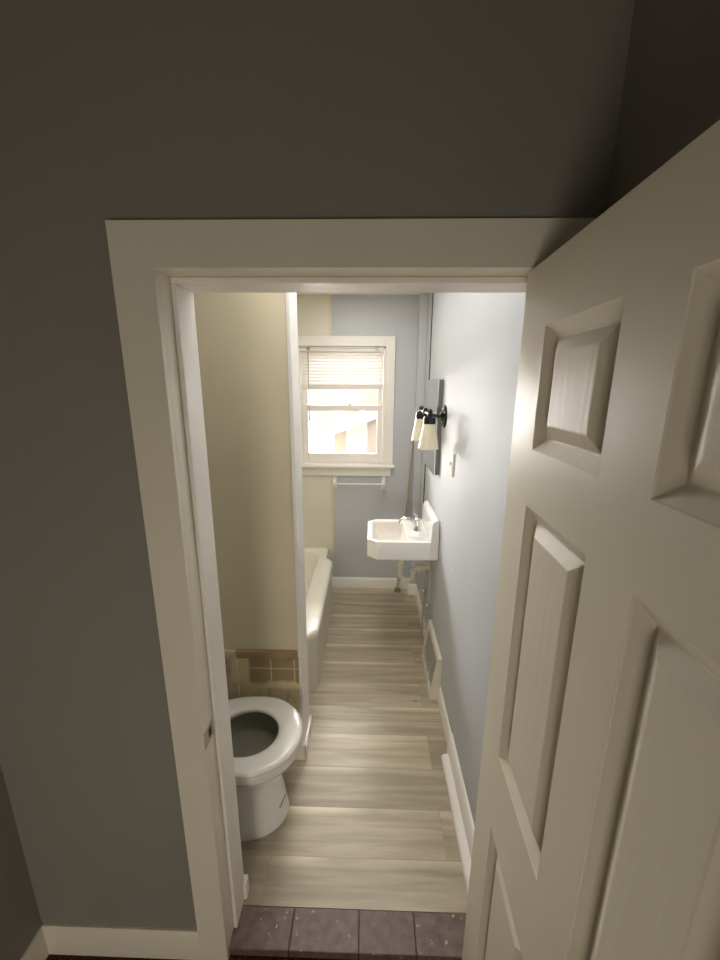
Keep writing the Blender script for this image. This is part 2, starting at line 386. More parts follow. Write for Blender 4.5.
struct(MB().box(XL - .1, XL, YB, YF, -.12, ZC).build('wall_left', M['cream']))
struct(MB().box(XR, XR + .1, YB, YF, -.12, ZC).build('wall_right', M['blue']))
WX0, WX1, WZ0, WZ1 = -.585, .123, 1.165, 2.118
w = MB(); w.box(XL - .1, WX0, YF, YF + .15, -.12, ZC).box(WX1, XR + .1, YF, YF + .15, -.12, ZC)
w.box(WX0, WX1, YF, YF + .15, -.12, WZ0 - .004).box(WX0, WX1, YF, YF + .15, WZ1, ZC)
struct(w.build('wall_far', M['far']))
# boxed-in corner
struct(MB().box(.370, XR, 2.285, YF, 0, ZC).build('wall_corner', M['blue'], bevel=.004))

# partition between the toilet and the tub
PX, PY0, PY1 = -.304, .68, .83
part = struct(MB().box(XL, PX - .004, PY0, PY1, 0, ZC).build('wall_partition', M['cream']))
struct(MB().box(PX - .016, PX, PY0 - .004, PY1 + .004, .085, ZC).build('trim_1', M['bath_white'], bevel=.003), 'white painted corner board on the end of the partition')
b = MB().box(-.7, PX - .016, PY0 - .006, PY0 + .002, .409, .578).build('tile_patch', M['wall_tile'], part, bevel=.002)
b['label'] = 'tan square tiles left on the wall'
b = MB().box(-.605, PX - .02, PY0 - .018, PY0 + .002, .578, .616).build('wood_strip', M['wood'], part, bevel=.002)
b['label'] = 'bare wooden batten above the tiles'
b = MB().box(XL, -.605, PY0 - .012, PY0 + .002, .05, .61).box(-.605, PX - .018, PY0 - .004, PY0 + .002, .1, .409).build('plaster_patch', M['plaster'], part, bevel=.003)
b['label'] = 'stained cream plaster behind the toilet'
struct(MB().box(XL, PX + .010, PY0 - .016, PY0, 0, .092).box(PX, PX + .012, PY0 - .016, PY1 + .02, 0, .092).build('baseboard_partition', M['bath_white'], bevel=.003))

# bathroom baseboards
def base_profile(h=.10, t=.014):
    return [(0, 0), (t, 0), (t, h - .022), (t * .72, h - .012), (t * .5, h - .003), (t * .3, h), (0, h)]
b = MB(); b.extrude([(YF - u, z) for u, z in base_profile()], 'x', -.345, .370)
struct(b.build('baseboard_far', M['bath_white'], smooth=30))
b = MB(); b.extrude([(2.285 - u, z) for u, z in base_profile()], 'x', .356, XR)
b.extrude([(.370 - u, z) for u, z in base_profile()], 'y', 2.2855, YF - .0145)
struct(b.build('baseboard_corner', M['bath_white'], smooth=30))
b = MB(); b.extrude([(XR - u, z) for u, z in base_profile()], 'y', .74, 1.062); b.extrude([(XR - u, z) for u, z in base_profile()], 'y', 1.46, 2.285)
struct(b.build('baseboard_right', M['bath_white'], smooth=30))
b = MB(); b.extrude([(XR - u, z) for u, z in base_profile(.115, .022)], 'y', YB, .735)
shoe = [(0, 0), (.034, 0), (.034, .013), (.031, .018), (.022, .023), (.012, .026), (0, .027)]
b.extrude([(XR - .022 - u, z) for u, z in shoe], 'y', YB, .70)
struct(b.build('baseboard_door_side', M['bath_white'], smooth=40), 'white baseboard with quarter-round along the right wall near the doorway')
b = MB(); b.box(XL, OL - .06, YB, YB + .014, 0, .1)
struct(b.build('baseboard_near', M['bath_white']))

# hall baseboards
b = MB(); b.extrude([(-u, z + HF) for u, z in base_profile(.112, .016)], 'x', HX0, -.533)
b.extrude([(HX0 + u, z + HF) for u, z in base_profile(.112, .016)], 'y', HB, 0)
struct(b.build('baseboard_hall', M['white'], smooth=30))
b = MB(); b.extrude([(HX1 - u, z + HF) for u, z in base_profile(.112, .016)], 'y', HB, 0)
struct(b.build('baseboard_hall_right', M['white'], smooth=30))

# doorway: flat casing, jamb with stop, worn tile threshold
u = [(-.533, HF), (JL, HF), (JL, HZ), (JR, HZ), (JR, HF), (.432, HF), (.432, HZ + .087), (-.533, HZ + .087)]
m = MB()
for y, rev in ((-.018, 0), (0, 1)):
    o8 = [(x, y, z) for x, z in u]; m.add(o8, [(0, 1, 2, 7), (7, 2, 3, 6), (6, 3, 4, 5)])
for i in range(8):
    (x, z), (x2, z2) = u[i], u[(i + 1) % 8]
    m.add([(x, -.018, z), (x2, -.018, z2), (x2, 0, z2), (x, 0, z)], [(0, 1, 2, 3)])
struct(m.build('trim_2', M['white']), 'flat white casing boards around the doorway on the hall side')
jamb = MB(); jamb.box(OL, JL, 0, .135, HF, HZ).box(JR, OR, 0, .122, HF, HZ).box(OL, OR, 0, .135, HZ, HZ + .012)
jo = struct(jamb.build('trim_3', M['white'], bevel=.002), 'white door jamb lining the doorway')
st = MB(); st.box(JL, JL + .012, .046, .138, 0, HZ - .013).box(JR - .006, JR, .046, .100, 0, HZ - .013).box(JL, JR, .046, .138, HZ - .013, HZ)
st.build('door_stop', M['bath_white'], jo, bevel=.003)
sp = MB(); sp.box(JL - .001, JL + .0018, -.0165, .037, .820, .874)
spo = sp.build('strike_plate', M['brass'], jo, bevel=.001); spo['label'] = 'worn metal strike plate'
MB().box(JL + .0016, JL + .0024, .008, .026, .834, .862).build('latch_hole', M['dark'], spo)
struct(MB().box(OL - .05, JL + .004, YB, YB + .024, 0, 2.09).box(JR + .004, OR + .045, YB, YB + .010, .12, 2.09).box(OL - .05, OR + .05, YB, YB + .012, HZ, 2.09).box(OL - .05, JL + .022, YB + .002, YB + .034, 0, .075).build('trim_4', M['bath_white'], bevel=.003), 'white casing on the bathroom side of the doorway')
th = MB()
for x0, x1 in ((OL, -.249), (-.245, -.0185), (-.0155, .171), (.1735, OR)):
    th.box(x0, x1, -.004, .106, -.03, .002)
tho = struct(th.build('trim_5', M['tile'], bevel=.003), 'dull red-brown tile threshold with crooked joints and paint flecks')
MB().box(OL, OR, -.001, .109, -.035, -.003).build('grout', M['dark'], tho)

# ------------------------------------------------------------------ the open six-panel door
A = math.radians(2.2)
DW, DT, DZ0, DZ1 = .792, .035, -.012, 2.028
ddir = Vector((-math.sin(A), -math.cos(A), 0)); dn = Vector((-math.cos(A), math.sin(A), 0))   # along the leaf, out of the visible face
DO = Vector((.319, -.003, 0))
def dp(s, z, d):
    p = DO + ddir * s - dn * d
    return (p.x, p.y, z)
cols = [(.124, .364), (.470, .668)]
rows = [(.215, .733), (.950, 1.573), (1.685, 1.910)]
def door_frame():
    m = MB()
    ss = [0, .124, .364, .470, .668, DW]; zz = [DZ0, .215, .733, .950, 1.573, 1.685, 1.910, DZ1]
    holes = {(i, j) for i in (1, 3) for j in (1, 3, 5)}
    for d in (0.0, DT):
        for i in range(5):
            for j in range(7):
                if (i, j) in holes: continue
                m.add([dp(ss[i], zz[j], d), dp(ss[i + 1], zz[j], d), dp(ss[i + 1], zz[j + 1], d), dp(ss[i], zz[j + 1], d)], [(0, 1, 2, 3)])
    for a, c in (((0, DZ0), (DW, DZ0)), ((DW, DZ0), (DW, DZ1)), ((DW, DZ1), (0, DZ1)), ((0, DZ1), (0, DZ0))):
        m.add([dp(a[0], a[1], 0), dp(c[0], c[1], 0), dp(c[0], c[1], DT), dp(a[0], a[1], DT)], [(0, 1, 2, 3)])
    return m
door = struct(door_frame().build('door_1', M['door']), 'open white six-panel door folded back into the hall')
for (s0, s1) in cols:
    for (z0, z1) in rows:
        m = MB()
        for side in (0, 1):
            prof = [(0, 0), (.002, .002), (.023, .0155), (.026, .0155), (.049, .0035), (.052, .003)]
            rings = []
            for ins, dep in prof:
                d = dep if side == 0 else DT - dep
                rings.append([dp(s0 + ins, z0 + ins, d), dp(s1 - ins, z0 + ins, d), dp(s1 - ins, z1 - ins, d), dp(s0 + ins, z1 - ins, d)])
            m.loft(rings, False, True)
        m.build('door_panel', M['door_panel'], door)
kn = MB()
kc = DO + ddir * (DW - .062)
def along_n(h):
    return kc + dn * h
kz = .93
prof = [(.031, .0005), (.031, .004), (.026, .008), (.011, .010), (.011, .030), (.018, .034), (.026, .042), (.027, .050), (.022, .058), (.010, .062)]
for sgn in (1, -1):
    rings = []
    for r, h in prof:
        c = kc + dn * (h if sgn == 1 else -DT - h * .9)
        rings.append([tuple(Vector((c.x, c.y, kz)) + ddir * (r * math.cos(2 * PI * j / 24)) + Vector((0, 0, r * math.sin(2 * PI * j / 24)))) for j in range(24)])
    kn.loft(rings)
kn.build('door_knob', M['brass'], door, smooth=40)
for z in (.25, 1.05, 1.80):
    h = MB(); p0 = DO + ddir * -.004 - dn * DT
    h.tube([(p0.x, p0.y - .006, z - .045), (p0.x, p0.y - .006, z + .045)], .006, 12)
    h.build('hinge', M['brass'], door, smooth=40)

# ------------------------------------------------------------------ window
win = struct(MB().box(WX0 - .075, WX0, YF - .018, YF, WZ0, WZ1 + .078).box(WX1, WX1 + .075, YF - .018, YF, WZ0, WZ1 + .078).box(WX0, WX1, YF - .018, YF, WZ1, WZ1 + .078).build('window_1', M['bath_white'], bevel=.003), 'white double-hung window over the tub end')
MB().box(WX0, WX0 + .016, YF, YF + .15, WZ0, WZ1).box(WX1 - .016, WX1, YF, YF + .15, WZ0, WZ1).box(WX0, WX1, YF, YF + .15, WZ1 - .016, WZ1).box(WX0, WX1, YF + .095, YF + .17, WZ0 - .03, WZ0 + .016).build('window_frame', M['bath_white'], win, bevel=.002)
st = MB(); st.extrude([(YF - .055, WZ0 - .028), (YF - .058, WZ0 - .018), (YF - .055, WZ0 - .006), (YF - .05, WZ0), (YF + .1, WZ0), (YF + .1, WZ0 - .03)], 'x', WX0 - .09, WX1 + .089)
st.build('window_stool', M['bath_white'], win, smooth=40)
MB().box(WX0 - .07, WX1 + .060, YF - .017, YF, WZ0 - .105, WZ0 - .03).build('window_apron', M['bath_white'], win, bevel=.004)
def sash(name, y, z0, z1, zb, zt):
    """z0..z1 outer, zb..zt glass"""
    gx0, gx1 = -.523, .061
    m = MB(); X0, X1 = WX0 + .017, WX1 - .017
    m.box(X0, gx0, y, y + .032, z0, z1).box(gx1, X1, y, y + .032, z0, z1).box(gx0, gx1, y, y + .032, z0, zb).box(gx0, gx1, y, y + .032, zt, z1)
    s = m.build(name, M['bath_white'], win, bevel=.004)
    MB().box(gx0 - .004, gx1 + .004, y + .014, y + .018, zb - .004, zt + .004).build('glass_pane', M['glass'], s)
    return s
low = sash('lower_sash', YF + .030, WZ0 + .001, 1.656, 1.247, 1.608)
sash('upper_sash', YF + .064, 1.617, WZ1 - .017, 1.650, 2.07)
lk = MB(); lk.lathe([(.014, 0), (.014, .004), (.010, .008), (.008, .012)], (-.17, YF + .046, 1.656), 'z', 16); lk.tube([(-.17, YF + .044, 1.666), (-.135, YF + .034, 1.672)], [.006, .003], 8)
lk.build('sash_lock', M['brass'], low, smooth=40)

bl = thing('venetian_blind', 'white venetian blind lowered over the top half of the window', 'blind', (-.235, YF + .014, 2.10))
BX0, BX1, BY = WX0 + .020, WX1 - .018, YF + .012
MB().box(BX0, BX1, BY - .012, BY + .014, 2.078, 2.100).build('headrail', M['blind_rail'], bl, bevel=.002)
ns, zt, zb = 10, 2.066, 1.836
for i in range(ns):
    z = zt + (zb - zt) * i / (ns - 1)
    m = MB(); pr = []
    for k in range(7):
        u = -1 + 2 * k / 6; t = math.radians(62)
        yy, zz = .0178 * u, .0024 * (1 - u * u)
        pr.append((BY + yy * math.cos(t) - zz * math.sin(t), z + yy * math.sin(t) + zz * math.cos(t)))
    poly = pr + [(y + .0003, zz - .0012) for y, zz in reversed(pr)]
    m.extrude(poly, 'x', BX0 + .003, BX1 - .003)
    m.build('slat', M['blind'], bl, smooth=50)
MB().box(BX0, BX1, BY - .011, BY + .011, 1.784, 1.824).build('bottom_rail', M['blind_rail'], bl, bevel=.004)
for x in (-.445, -.005):
    m = MB()
    for y in (BY - .0125, BY + .0125): m.tube([(x, y, 1.82), (x, y, 2.08)], .0008, 6)
    m.build('ladder_cord', M['blind_rail'], bl)
m = MB(); m.tube([(-.502, BY - .016, 2.075), (-.505, BY - .019, 1.56)], .003, 8); m.lathe([(.003, 0), (.005, -.02), (.004, -.03)], (-.505, BY - .019, 1.56), 'z', 10)
m.build('tilt_wand', M['cord'], bl, smooth=40)
for x in (-.50, .05): MB().box(x - .014, x + .014, BY - .016, BY - .010, 2.086, 2.112).build('bracket', M['brass'], bl, bevel=.002)

# towel bar under the window
tb = thing('towel_bar', 'white towel bar on brackets under the window', 'towel bar', (-.085, YF, .995))
MB().tube([(-.300, YF - .045, .995), (.128, YF - .045, .995)], .0075, 16).build('bar', M['bath_white'], tb, smooth=40)
for x in (-.297, .125):
    m = MB(); m.box(x - .016, x + .016, YF - .008, YF + .001, .935, 1.055)
    m.extrude([(YF - .004, .965), (YF - .055, .980), (YF - .058, .995), (YF - .055, 1.010), (YF - .004, 1.030)], 'x', x - .012, x + .012)
    m.build('bracket', M['bath_white'], tb, bevel=.004)

# ------------------------------------------------------------------ bathtub
def star(poly, c, n):
    """resample a star-shaped polygon by angle about c"""
    out = []
    for k in range(n):
        a = 2 * PI * k / n; d = (math.cos(a), math.sin(a)); best = None
        for i in range(len(poly)):
            x1, y1 = poly[i]; x2, y2 = poly[(i + 1) % len(poly)]
            ex, ey = x2 - x1, y2 - y1; den = d[0] * ey - d[1] * ex
            if abs(den) < 1e-12: continue
            t = ((x1 - c[0]) * ey - (y1 - c[1]) * ex) / den; u = ((x1 - c[0]) * d[1] - (y1 - c[1]) * d[0]) / den
            if t > 0 and -1e-6 <= u <= 1 + 1e-6 and (best is None or t > best): best = t
        out.append((c[0] + d[0] * best, c[1] + d[1] * best))
    return out
def rrect(x0, x1, y0, y1, r, k=8):
    o = []
    for cx, cy, a0 in ((x1 - r, y0 + r, -90), (x1 - r, y1 - r, 0), (x0 + r, y1 - r, 90), (x0 + r, y0 + r, 180)):
        for i in range(k + 1):
            a = math.radians(a0 + 90 * i / k); o.append((cx + r * math.cos(a), cy + r * math.sin(a)))
    return o
TC = (-.70, 1.61); TN = 160
def tub_outer(ins, bulge):
    x1 = -.352 - ins; xb = bulge - ins; y0, y1 = PY1 + .006 + ins, YF - .004 - ins
    p = [(XL + .002 + ins, y0), (x1, y0), (x1, 1.085)]
    for i in range(9):
        t = i / 8; e = t * t * (3 - 2 * t); p.append((x1 + (xb - x1) * e, 1.085 + .075 * t))
    for i in range(9):
        t = i / 8; e = t * t * (3 - 2 * t); p.append((xb + (x1 - xb) * e, 2.095 + .075 * t))
    p += [(x1, y1), (XL + .002 + ins, y1)]
    return star(p, TC, TN)
def ring(poly, z): return [(x, y, z) for x, y in poly]
tub = thing('bathtub', 'white built-in bathtub behind the partition, bowed front panel', 'bathtub', (TC[0], TC[1], 0))
ap = MB(); ap.loft([ring(tub_outer(.0, -.296), 0.0), ring(tub_outer(.0, -.296), .03), ring(tub_outer(.004, -.298), .20), ring(tub_outer(.002, -.296), .355)], False, False)
ap.build('apron', M['apron'], tub, smooth=50)
rm = MB()
rg = [ring(tub_outer(.0, -.294), .352), ring(tub_outer(-.001, -.292), .372), ring(tub_outer(.003, -.292), .388), ring(tub_outer(.012, -.292), .397), ring(tub_outer(.026, -.294), .400)]
for x0, x1, y0, y1, r, z in ((-1.0, -.418, .93, 2.30, .14, .398), (-.99, -.428, .945, 2.285, .14, .388), (-.975, -.445, .975, 2.265, .15, .33), (-.955, -.475, 1.03, 2.22, .17, .16), (-.93, -.505, 1.08, 2.17, .18, .09), (-.88, -.55, 1.14, 2.10, .15, .065)):
    rg.append(ring(star(rrect(x0, x1, y0, y1, r), TC, TN), z))
rm.loft(rg, False, True)
rm.build('basin', M['enamel'], tub, smooth=60)
MB().lathe([(.026, .066), (.026, .069), (.018, .070)], (-.715, 1.22, 0), 'z', 20).build('drain', M['chrome'], tub, smooth=40)

# ------------------------------------------------------------------ toilet (faces right)
TY = .435
toi = thing('toilet', 'white toilet with open seat left of the bathroom floor, facing right', 'toilet', (-.50, TY, 0))
def el(cx, a, b, z, n=64, back=None, p=2.0):
    o = []
    for k in range(n):
        t = 2 * PI * k / n; c, s = math.cos(t), math.sin(t)
        x = cx + a * math.copysign(abs(c) ** (2 / p), c); y = TY + b * math.copysign(abs(s) ** (2 / p), s)
        if back is not None and c < 0: x = cx + (back - cx) * abs(c) ** (2 / 2.6)
        o.append((x, y, z))
    return o
m = MB()
m.loft([el(-.51, .174, .130, 0, back=-.78), el(-.51, .176, .132, .012, back=-.78), el(-.51, .168, .126, .035, back=-.77), el(-.51, .160, .120, .10, back=-.76), el(-.51, .149, .112, .18, back=-.75), el(-.50, .143, .115, .25, back=-.76),
        el(-.49, .158, .136, .30, back=-.78), el(-.475, .176, .156, .328, back=-.80), el(-.465, .190, .172, .338, back=-.82), el(-.465, .196, .178, .352, back=-.83), el(-.465, .196, .178, .378, back=-.83), el(-.465, .190, .172, .385, back=-.825)], True, False)
m.loft([el(-.465, .190, .172, .385, back=-.825), el(-.485, .158, .142, .386), el(-.485, .152, .136, .375), el(-.487, .150, .134, .345), el(-.492, .138, .122, .31), el(-.51, .11, .10, .25), el(-.53, .07, .06, .20), el(-.54, .05, .045, .12)], False, True)
bo = m.build('bowl', M['porcelain'], toi, smooth=60)
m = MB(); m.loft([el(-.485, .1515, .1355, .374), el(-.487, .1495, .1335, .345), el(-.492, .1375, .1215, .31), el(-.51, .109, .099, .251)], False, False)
m.build('bowl_shade_skin', M['bowl_shaded'], bo, smooth=60)  # grey skin over the white porcelain, paints the bowl's inner shade
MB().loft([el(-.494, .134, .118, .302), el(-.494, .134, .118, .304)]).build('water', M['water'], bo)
m = MB()
so, si = (lambda ins, z: el(-.470, .205 - ins, .192 - ins, z, back=-.735)), (lambda ins, z: el(-.495, .128 + ins, .112 + ins, z))
m.loft([si(.006, .390), so(.008, .390), so(.001, .396), so(0, .403), so(.005, .411), so(.018, .415), si(.028, .416), si(.010, .413), si(.001, .406), si(.002, .395), si(.006, .390)], False, False)
m.build('seat', M['seat'], toi, smooth=60)
for y in (TY - .075, TY + .075): MB().box(-.765, -.725, y - .016, y + .016, .386, .418).build('seat_hinge', M['seat'], toi, bevel=.004)
m = MB(); m.tube([(-.3475, .431, .0845), (-.3535, .4025, .086), (-.361, .384, .075)], .0024, 8)  # short thin dark line across the base
q = m.build('dark_mark', M['dark'], toi, smooth=40); q['label'] = 'short dark mark on the toilet base'
m = MB(); m.loft([[(x, y, z) for x, y in rrect(-1.07 + i, -.835 - i, TY - .24 + i, TY + .235 - i, .04)] for z, i in ((.386, .016), (.40, .008), (.56, .004), (.735, 0))])
tk = m.build('tank', M['porcelain'], toi, smooth=40)
m = MB(); m.loft([[(x, y, z) for x, y in rrect(-1.075 + i, -.825 - i, TY - .245 + i, TY + .24 - i, .04)] for z, i in ((.735, .004), (.738, 0), (.760, 0), (.768, .008))])
m.build('tank_lid', M['porcelain'], toi, smooth=40)
m = MB(); m.lathe([(.014, -.003), (.014, .006), (.008, .010), (.008, .02)], (-.835, TY - .17, .69), 'x', 16); m.tube([(-.818, TY - .17, .69), (-.812, TY - .09, .682)], [.007, .005], 10)
m.build('flush_handle', M['chrome'], tk, smooth=40)
for y in (-.1, .1):
    MB().lathe([(.014, 0), (.014, .008), (.008, .016), (.002, .019)], (-.60, TY + y * 1.52, 0.0), 'z', 16).build('bolt_cap', M['porcelain'], toi, smooth=40)

# ------------------------------------------------------------------ wall-hung sink
SX0, SX1, SY0, SY1, SZ0, SZ1 = -.008, .428, 1.350, 1.785, .758, .880
sink = thing('sink', 'white octagonal wall-hung sink on the right wall', 'sink', (XR, (SY0 + SY1) / 2, SZ0))
def octo(i, cx=.062, cy=.055):
    return [(SX0 + cx + i * .4, SY0 + i), (SX1, SY0 + i), (SX1, SY1 - i), (SX0 + cx + i * .4, SY1 - i), (SX0 + i, SY1 - cy - i * .4), (SX0 + i, SY0 + cy + i * .4)]
SC = (.14, (SY0 + SY1) / 2); SN = 120
def so_(i, z): return ring(star(octo(i), SC, SN), z)
def basin(i, z, r):
    return ring(star(rrect(SX0 + .034 + i, .248 - i, SY0 + .040 + i, SY1 - .040 - i, r), SC, SN), z)
m = MB()
m.loft([so_(.03, SZ0 + .004), so_(.006, SZ0), so_(.001, SZ0 + .006), so_(0, SZ1 - .008), so_(.003, SZ1 - .002), so_(.009, SZ1), so_(.020, SZ1), so_(.026, SZ1 - .004),
        basin(-.002, SZ1 - .006, .035), basin(.003, SZ1 - .012, .035)], True, False)
m.build('basin', M['porcelain'], sink, smooth=38)
m = MB()
m.loft([basin(.003, SZ1 - .012, .035), basin(.010, SZ1 - .05, .04), basin(.022, SZ1 - .085, .045), basin(.05, SZ1 - .103, .04), basin(.085, SZ1 - .108, .02)], False, True)
m.build('bowl', M['sink_basin'], sink, smooth=50)
m = MB(); pf = [(XR - .002, SZ0 + .003), (.380, SZ0 + .003), (.380, SZ1), (.386, SZ1 + .105), (.390, SZ1 + .125), (.399, SZ1 + .138), (.412, SZ1 + .142), (XR - .002, SZ1 + .138)]
m.extrude(pf, 'y', SY0 - .002, SY1 + .002)
m.build('backsplash', M['porcelain'], sink, bevel=.006, seg=3)
MB().lathe([(.020, 0), (.020, .003), (.012, .004)], (.14, SC[1], SZ1 - .109), 'z', 20).build('drain', M['chrome'], sink, smooth=40)
FY, FX = 1.575, .325
fau = MB(); fau.lathe([(.026, 0), (.026, .006), (.021, .012), (.019, .05), (.017, .062)], (FX, FY, SZ1 - .005), 'z', 24)
fo = fau.build('faucet', M['chrome'], sink, smooth=40)
m = MB(); pts = [(FX - .004, FY, SZ1 + .025), (FX - .03, FY, SZ1 + .058), (FX - .06, FY, SZ1 + .074), (FX - .088, FY, SZ1 + .074), (FX - .108, FY, SZ1 + .060), (FX - .113, FY, SZ1 + .044)]
m.tube(pts, [.016, .0155, .0145, .0135, .013, .014], 16); m.build('spout', M['chrome'], fo, smooth=50)
m = MB(); m.lathe([(.018, .055), (.019, .066), (.014, .078), (.006, .082)], (FX, FY, SZ1), 'z', 20); m.tube([(FX, FY, SZ1 + .076), (FX - .012, FY, SZ1 + .098), (FX - .028, FY, SZ1 + .112)], [.007, .006, .0045], 10)
m.build('handle', M['chrome'], fo, smooth=50)
# trap under the sink
m = MB(); PYp = 1.57
m.tube([(.222, PYp, SZ0 + .002), (.222, PYp, .60)], .017, 16)
arc = [(.222, PYp, .60)] + [(.264 - .042 * math.cos(a * PI / 10), PYp, .555 - .042 * math.sin(a * PI / 10)) for a in range(11)] + [(.306, PYp, .575)]
m.tube(arc, .0165, 16); m.tube([(.306, PYp, .570), (.310, PYp, .590), (.330, PYp, .603), (XR - .004, PYp, .612)], .0165, 16)
dp_ = m.build('drain_trap', M['pvc'], sink, smooth=50)
for z in (.625, .580): MB().lathe([(.022, -.014), (.024, -.01), (.024, .010), (.019, .014)], (.222 if z > .6 else .306, PYp, z), 'z', 12).build('slip_nut', M['pvc'], dp_, smooth=30)
MB().lathe([(.022, -.012), (.024, 0), (.020, .012)], (.345, PYp, .6045), 'x', 12).build('slip_nut', M['pvc'], dp_, smooth=30)
MB().lathe([(.018, -.014), (.036, -.004), (.038, -.0005)], (XR, PYp, .612), 'x', 24).build('wall_flange', M['grey_pipe'], dp_, smooth=40)
for k, (y, lab) in enumerate(((1.50, 'thin grey water pipe under the sink, nearer the doorway'), (1.70, 'thin grey water pipe under the sink, nearer the window'))):
    t = thing('water_pipe', lab, 'pipe', (.408, y, 0), 'water pipes under the sink')
    MB().tube([(.408, y, 0.0), (.408, y, SZ0)], .0075, 12).build('pipe', M['grey_pipe'], t, smooth=40)
    MB().lathe([(.011, .33), (.014, .336), (.014, .372), (.011, .378)], (.408, y, 0), 'z', 12).build('valve', M['chrome'], t, smooth=40)

# ------------------------------------------------------------------ medicine cabinet with mirror, light, switch
cab = thing('mirror_cabinet', 'shallow wall cabinet with a mirror door above the sink', 'mirror', (XR, 1.70, 1.27))
MY0, MY1, MZ0, MZ1 = 1.470, 1.905, 1.272, 1.851
MB().box(.404, XR - .0005, MY0 + .004, MY1 - .004, MZ0 + .004, MZ1 - .004).build('cabinet_body', M['steel'], cab, bevel=.002)
MB().box(.399, .404, MY0, MY1, MZ0, MZ1).build('mirror_glass', M['mirror'], cab)

LY, LZ = 1.388, 1.640
van = thing('vanity_light', 'dark two-shade vanity light on the right wall beside the mirror', 'lamp', (XR, LY, LZ))
m = MB(); m.lathe([(.064, -.0005), (.064, -.006), (.056, -.012), (.046, -.015), (.030, -.022), (.020, -.030)], (XR, LY, LZ), 'x', 36)
m.build('wall_plate', M['black'], van, smooth=40)
m = MB(); m.tube([(XR - .02, LY, LZ), (XR - .06, LY, LZ + .004), (.322, LY, LZ + .024)], [.012, .009, .009], 14)
m.lathe([(.006, -.024), (.014, -.018), (.018, 0), (.014, .018), (.006, .024)], (.320, LY, LZ + .024), 'z', 18)
m.tube([(.318, 1.212, LZ + .024), (.318, 1.565, LZ + .024)], .0075, 14)
m.build('arm', M['black'], van, smooth=40)
for y in (1.212, 1.565):
    h = MB(); h.lathe([(.005, .052), (.012, .048), (.016, .040), (.012, .030), (.013, .018), (.030, .010), (.034, -.004), (.033, -.026), (.028, -.030)], (.318, y, LZ), 'z', 28)
    ho = h.build('lamp_holder', M['black'], van, smooth=40)
    s = MB(); s.lathe([(.030, -.012), (.033, -.030), (.038, -.060), (.044, -.095), (.050, -.130), (.054, -.160), (.0515, -.160), (.0415, -.095), (.0355, -.060), (.028, -.018)], (.318, y, LZ), 'z', 36, False, False)
    s.build('glass_shade', M['shade'], ho, smooth=50)

sw = thing('light_switch', 'white light switch on the right wall below the vanity light', 'switch', (XR, 1.10, 1.418))
MB().box(XR - .011, XR, 1.065, 1.135, 1.358, 1.475).build('wall_plate', M['switch'], sw, bevel=.003)
m = MB(); m.add([(XR - .0105, 1.092, 1.405), (XR - .0105, 1.108, 1.405), (XR - .0105, 1.108, 1.430), (XR - .0105, 1.092, 1.430), (XR - .022, 1.095, 1.424), (XR - .022, 1.105, 1.424), (XR - .018, 1.105, 1.432), (XR - .018, 1.095, 1.432)],
      [(0, 1, 5, 4), (4, 5, 6, 7), (3, 7, 6, 2), (0, 4, 7, 3), (1, 2, 6, 5), (0, 3, 2, 1)])
m.build('toggle', M['switch'], sw)
for z in (1.38, 1.453): MB().lathe([(.003, -.0122), (.003, -.0105)], (XR, 1.10, z), 'x', 10).build('screw', M['brass'], sw)

# ------------------------------------------------------------------ floor register on the right wall
RY0, RY1, RZ = 1.062, 1.462, .284
reg = thing('vent_register', 'cream metal floor vent leaning against the right wall', 'vent', (XR, (RY0 + RY1) / 2, 0))
fb, ft = .373, .410            # bottom and top front edges
m = MB(); pf = [(XR - .001, 0.002), (fb + .004, 0.002), (fb, .010), (ft, RZ - .006), (ft + .004, RZ), (XR - .001, RZ)]
def fx(z): return fb + (ft - fb) * (z - .01) / (RZ - .016)
# body: a frame round the grille opening
gz0, gz1, gy0, gy1 = .042, .246, RY0 + .035, RY1 - .035
def slab(y0, y1, z0, z1): 
    m.add([(fx(z0), y0, z0), (fx(z0), y1, z0), (fx(z1), y1, z1), (fx(z1), y0, z1), (XR - .001, y0, z0), (XR - .001, y1, z0), (XR - .001, y1, z1), (XR - .001, y0, z1)],
          [(0, 1, 2, 3), (4, 7, 6, 5), (0, 4, 5, 1), (3, 2, 6, 7), (0, 3, 7, 4), (1, 5, 6, 2)])
slab(RY0, RY1, .002, gz0); slab(RY0, RY1, gz1, RZ); slab(RY0, gy0, gz0, gz1); slab(gy1, RY1, gz0, gz1)
m.build('body', M['register'], reg, bevel=.002)
MB().box(.424, .428, gy0, gy1, gz0, gz1).build('dark_back', M['grey_pipe'], reg)
m = MB()
for i in range(9):
    z = gz0 + (gz1 - gz0) * (i + .5) / 9; x = fx(z) + .004
    m.add([(x, gy0, z + .006), (x, gy1, z + .006), (x + .012, gy1, z - .006), (x + .012, gy0, z - .006), (x + .0012, gy0, z + .007), (x + .0012, gy1, z + .007), (x + .0132, gy1, z - .005), (x + .0132, gy0, z - .005)],
          [(0, 1, 2, 3), (4, 7, 6, 5), (0, 4, 5, 1), (2, 6, 7, 3), (0, 3, 7, 4), (1, 5, 6, 2)])
for i in range(1, 4):
    y = gy0 + (gy1 - gy0) * i / 4; m.tube([(fx(gz0) + .003, y, gz0), (fx(gz1) + .003, y, gz1)], .003, 6)
m.build('grille', M['grille'], reg)
MB().tube([(fx(.02) - .004, RY1 - .03, .235), (fx(.02) + .02, RY1 - .03, .235)], .004, 8).build('lever', M['grille'], reg)

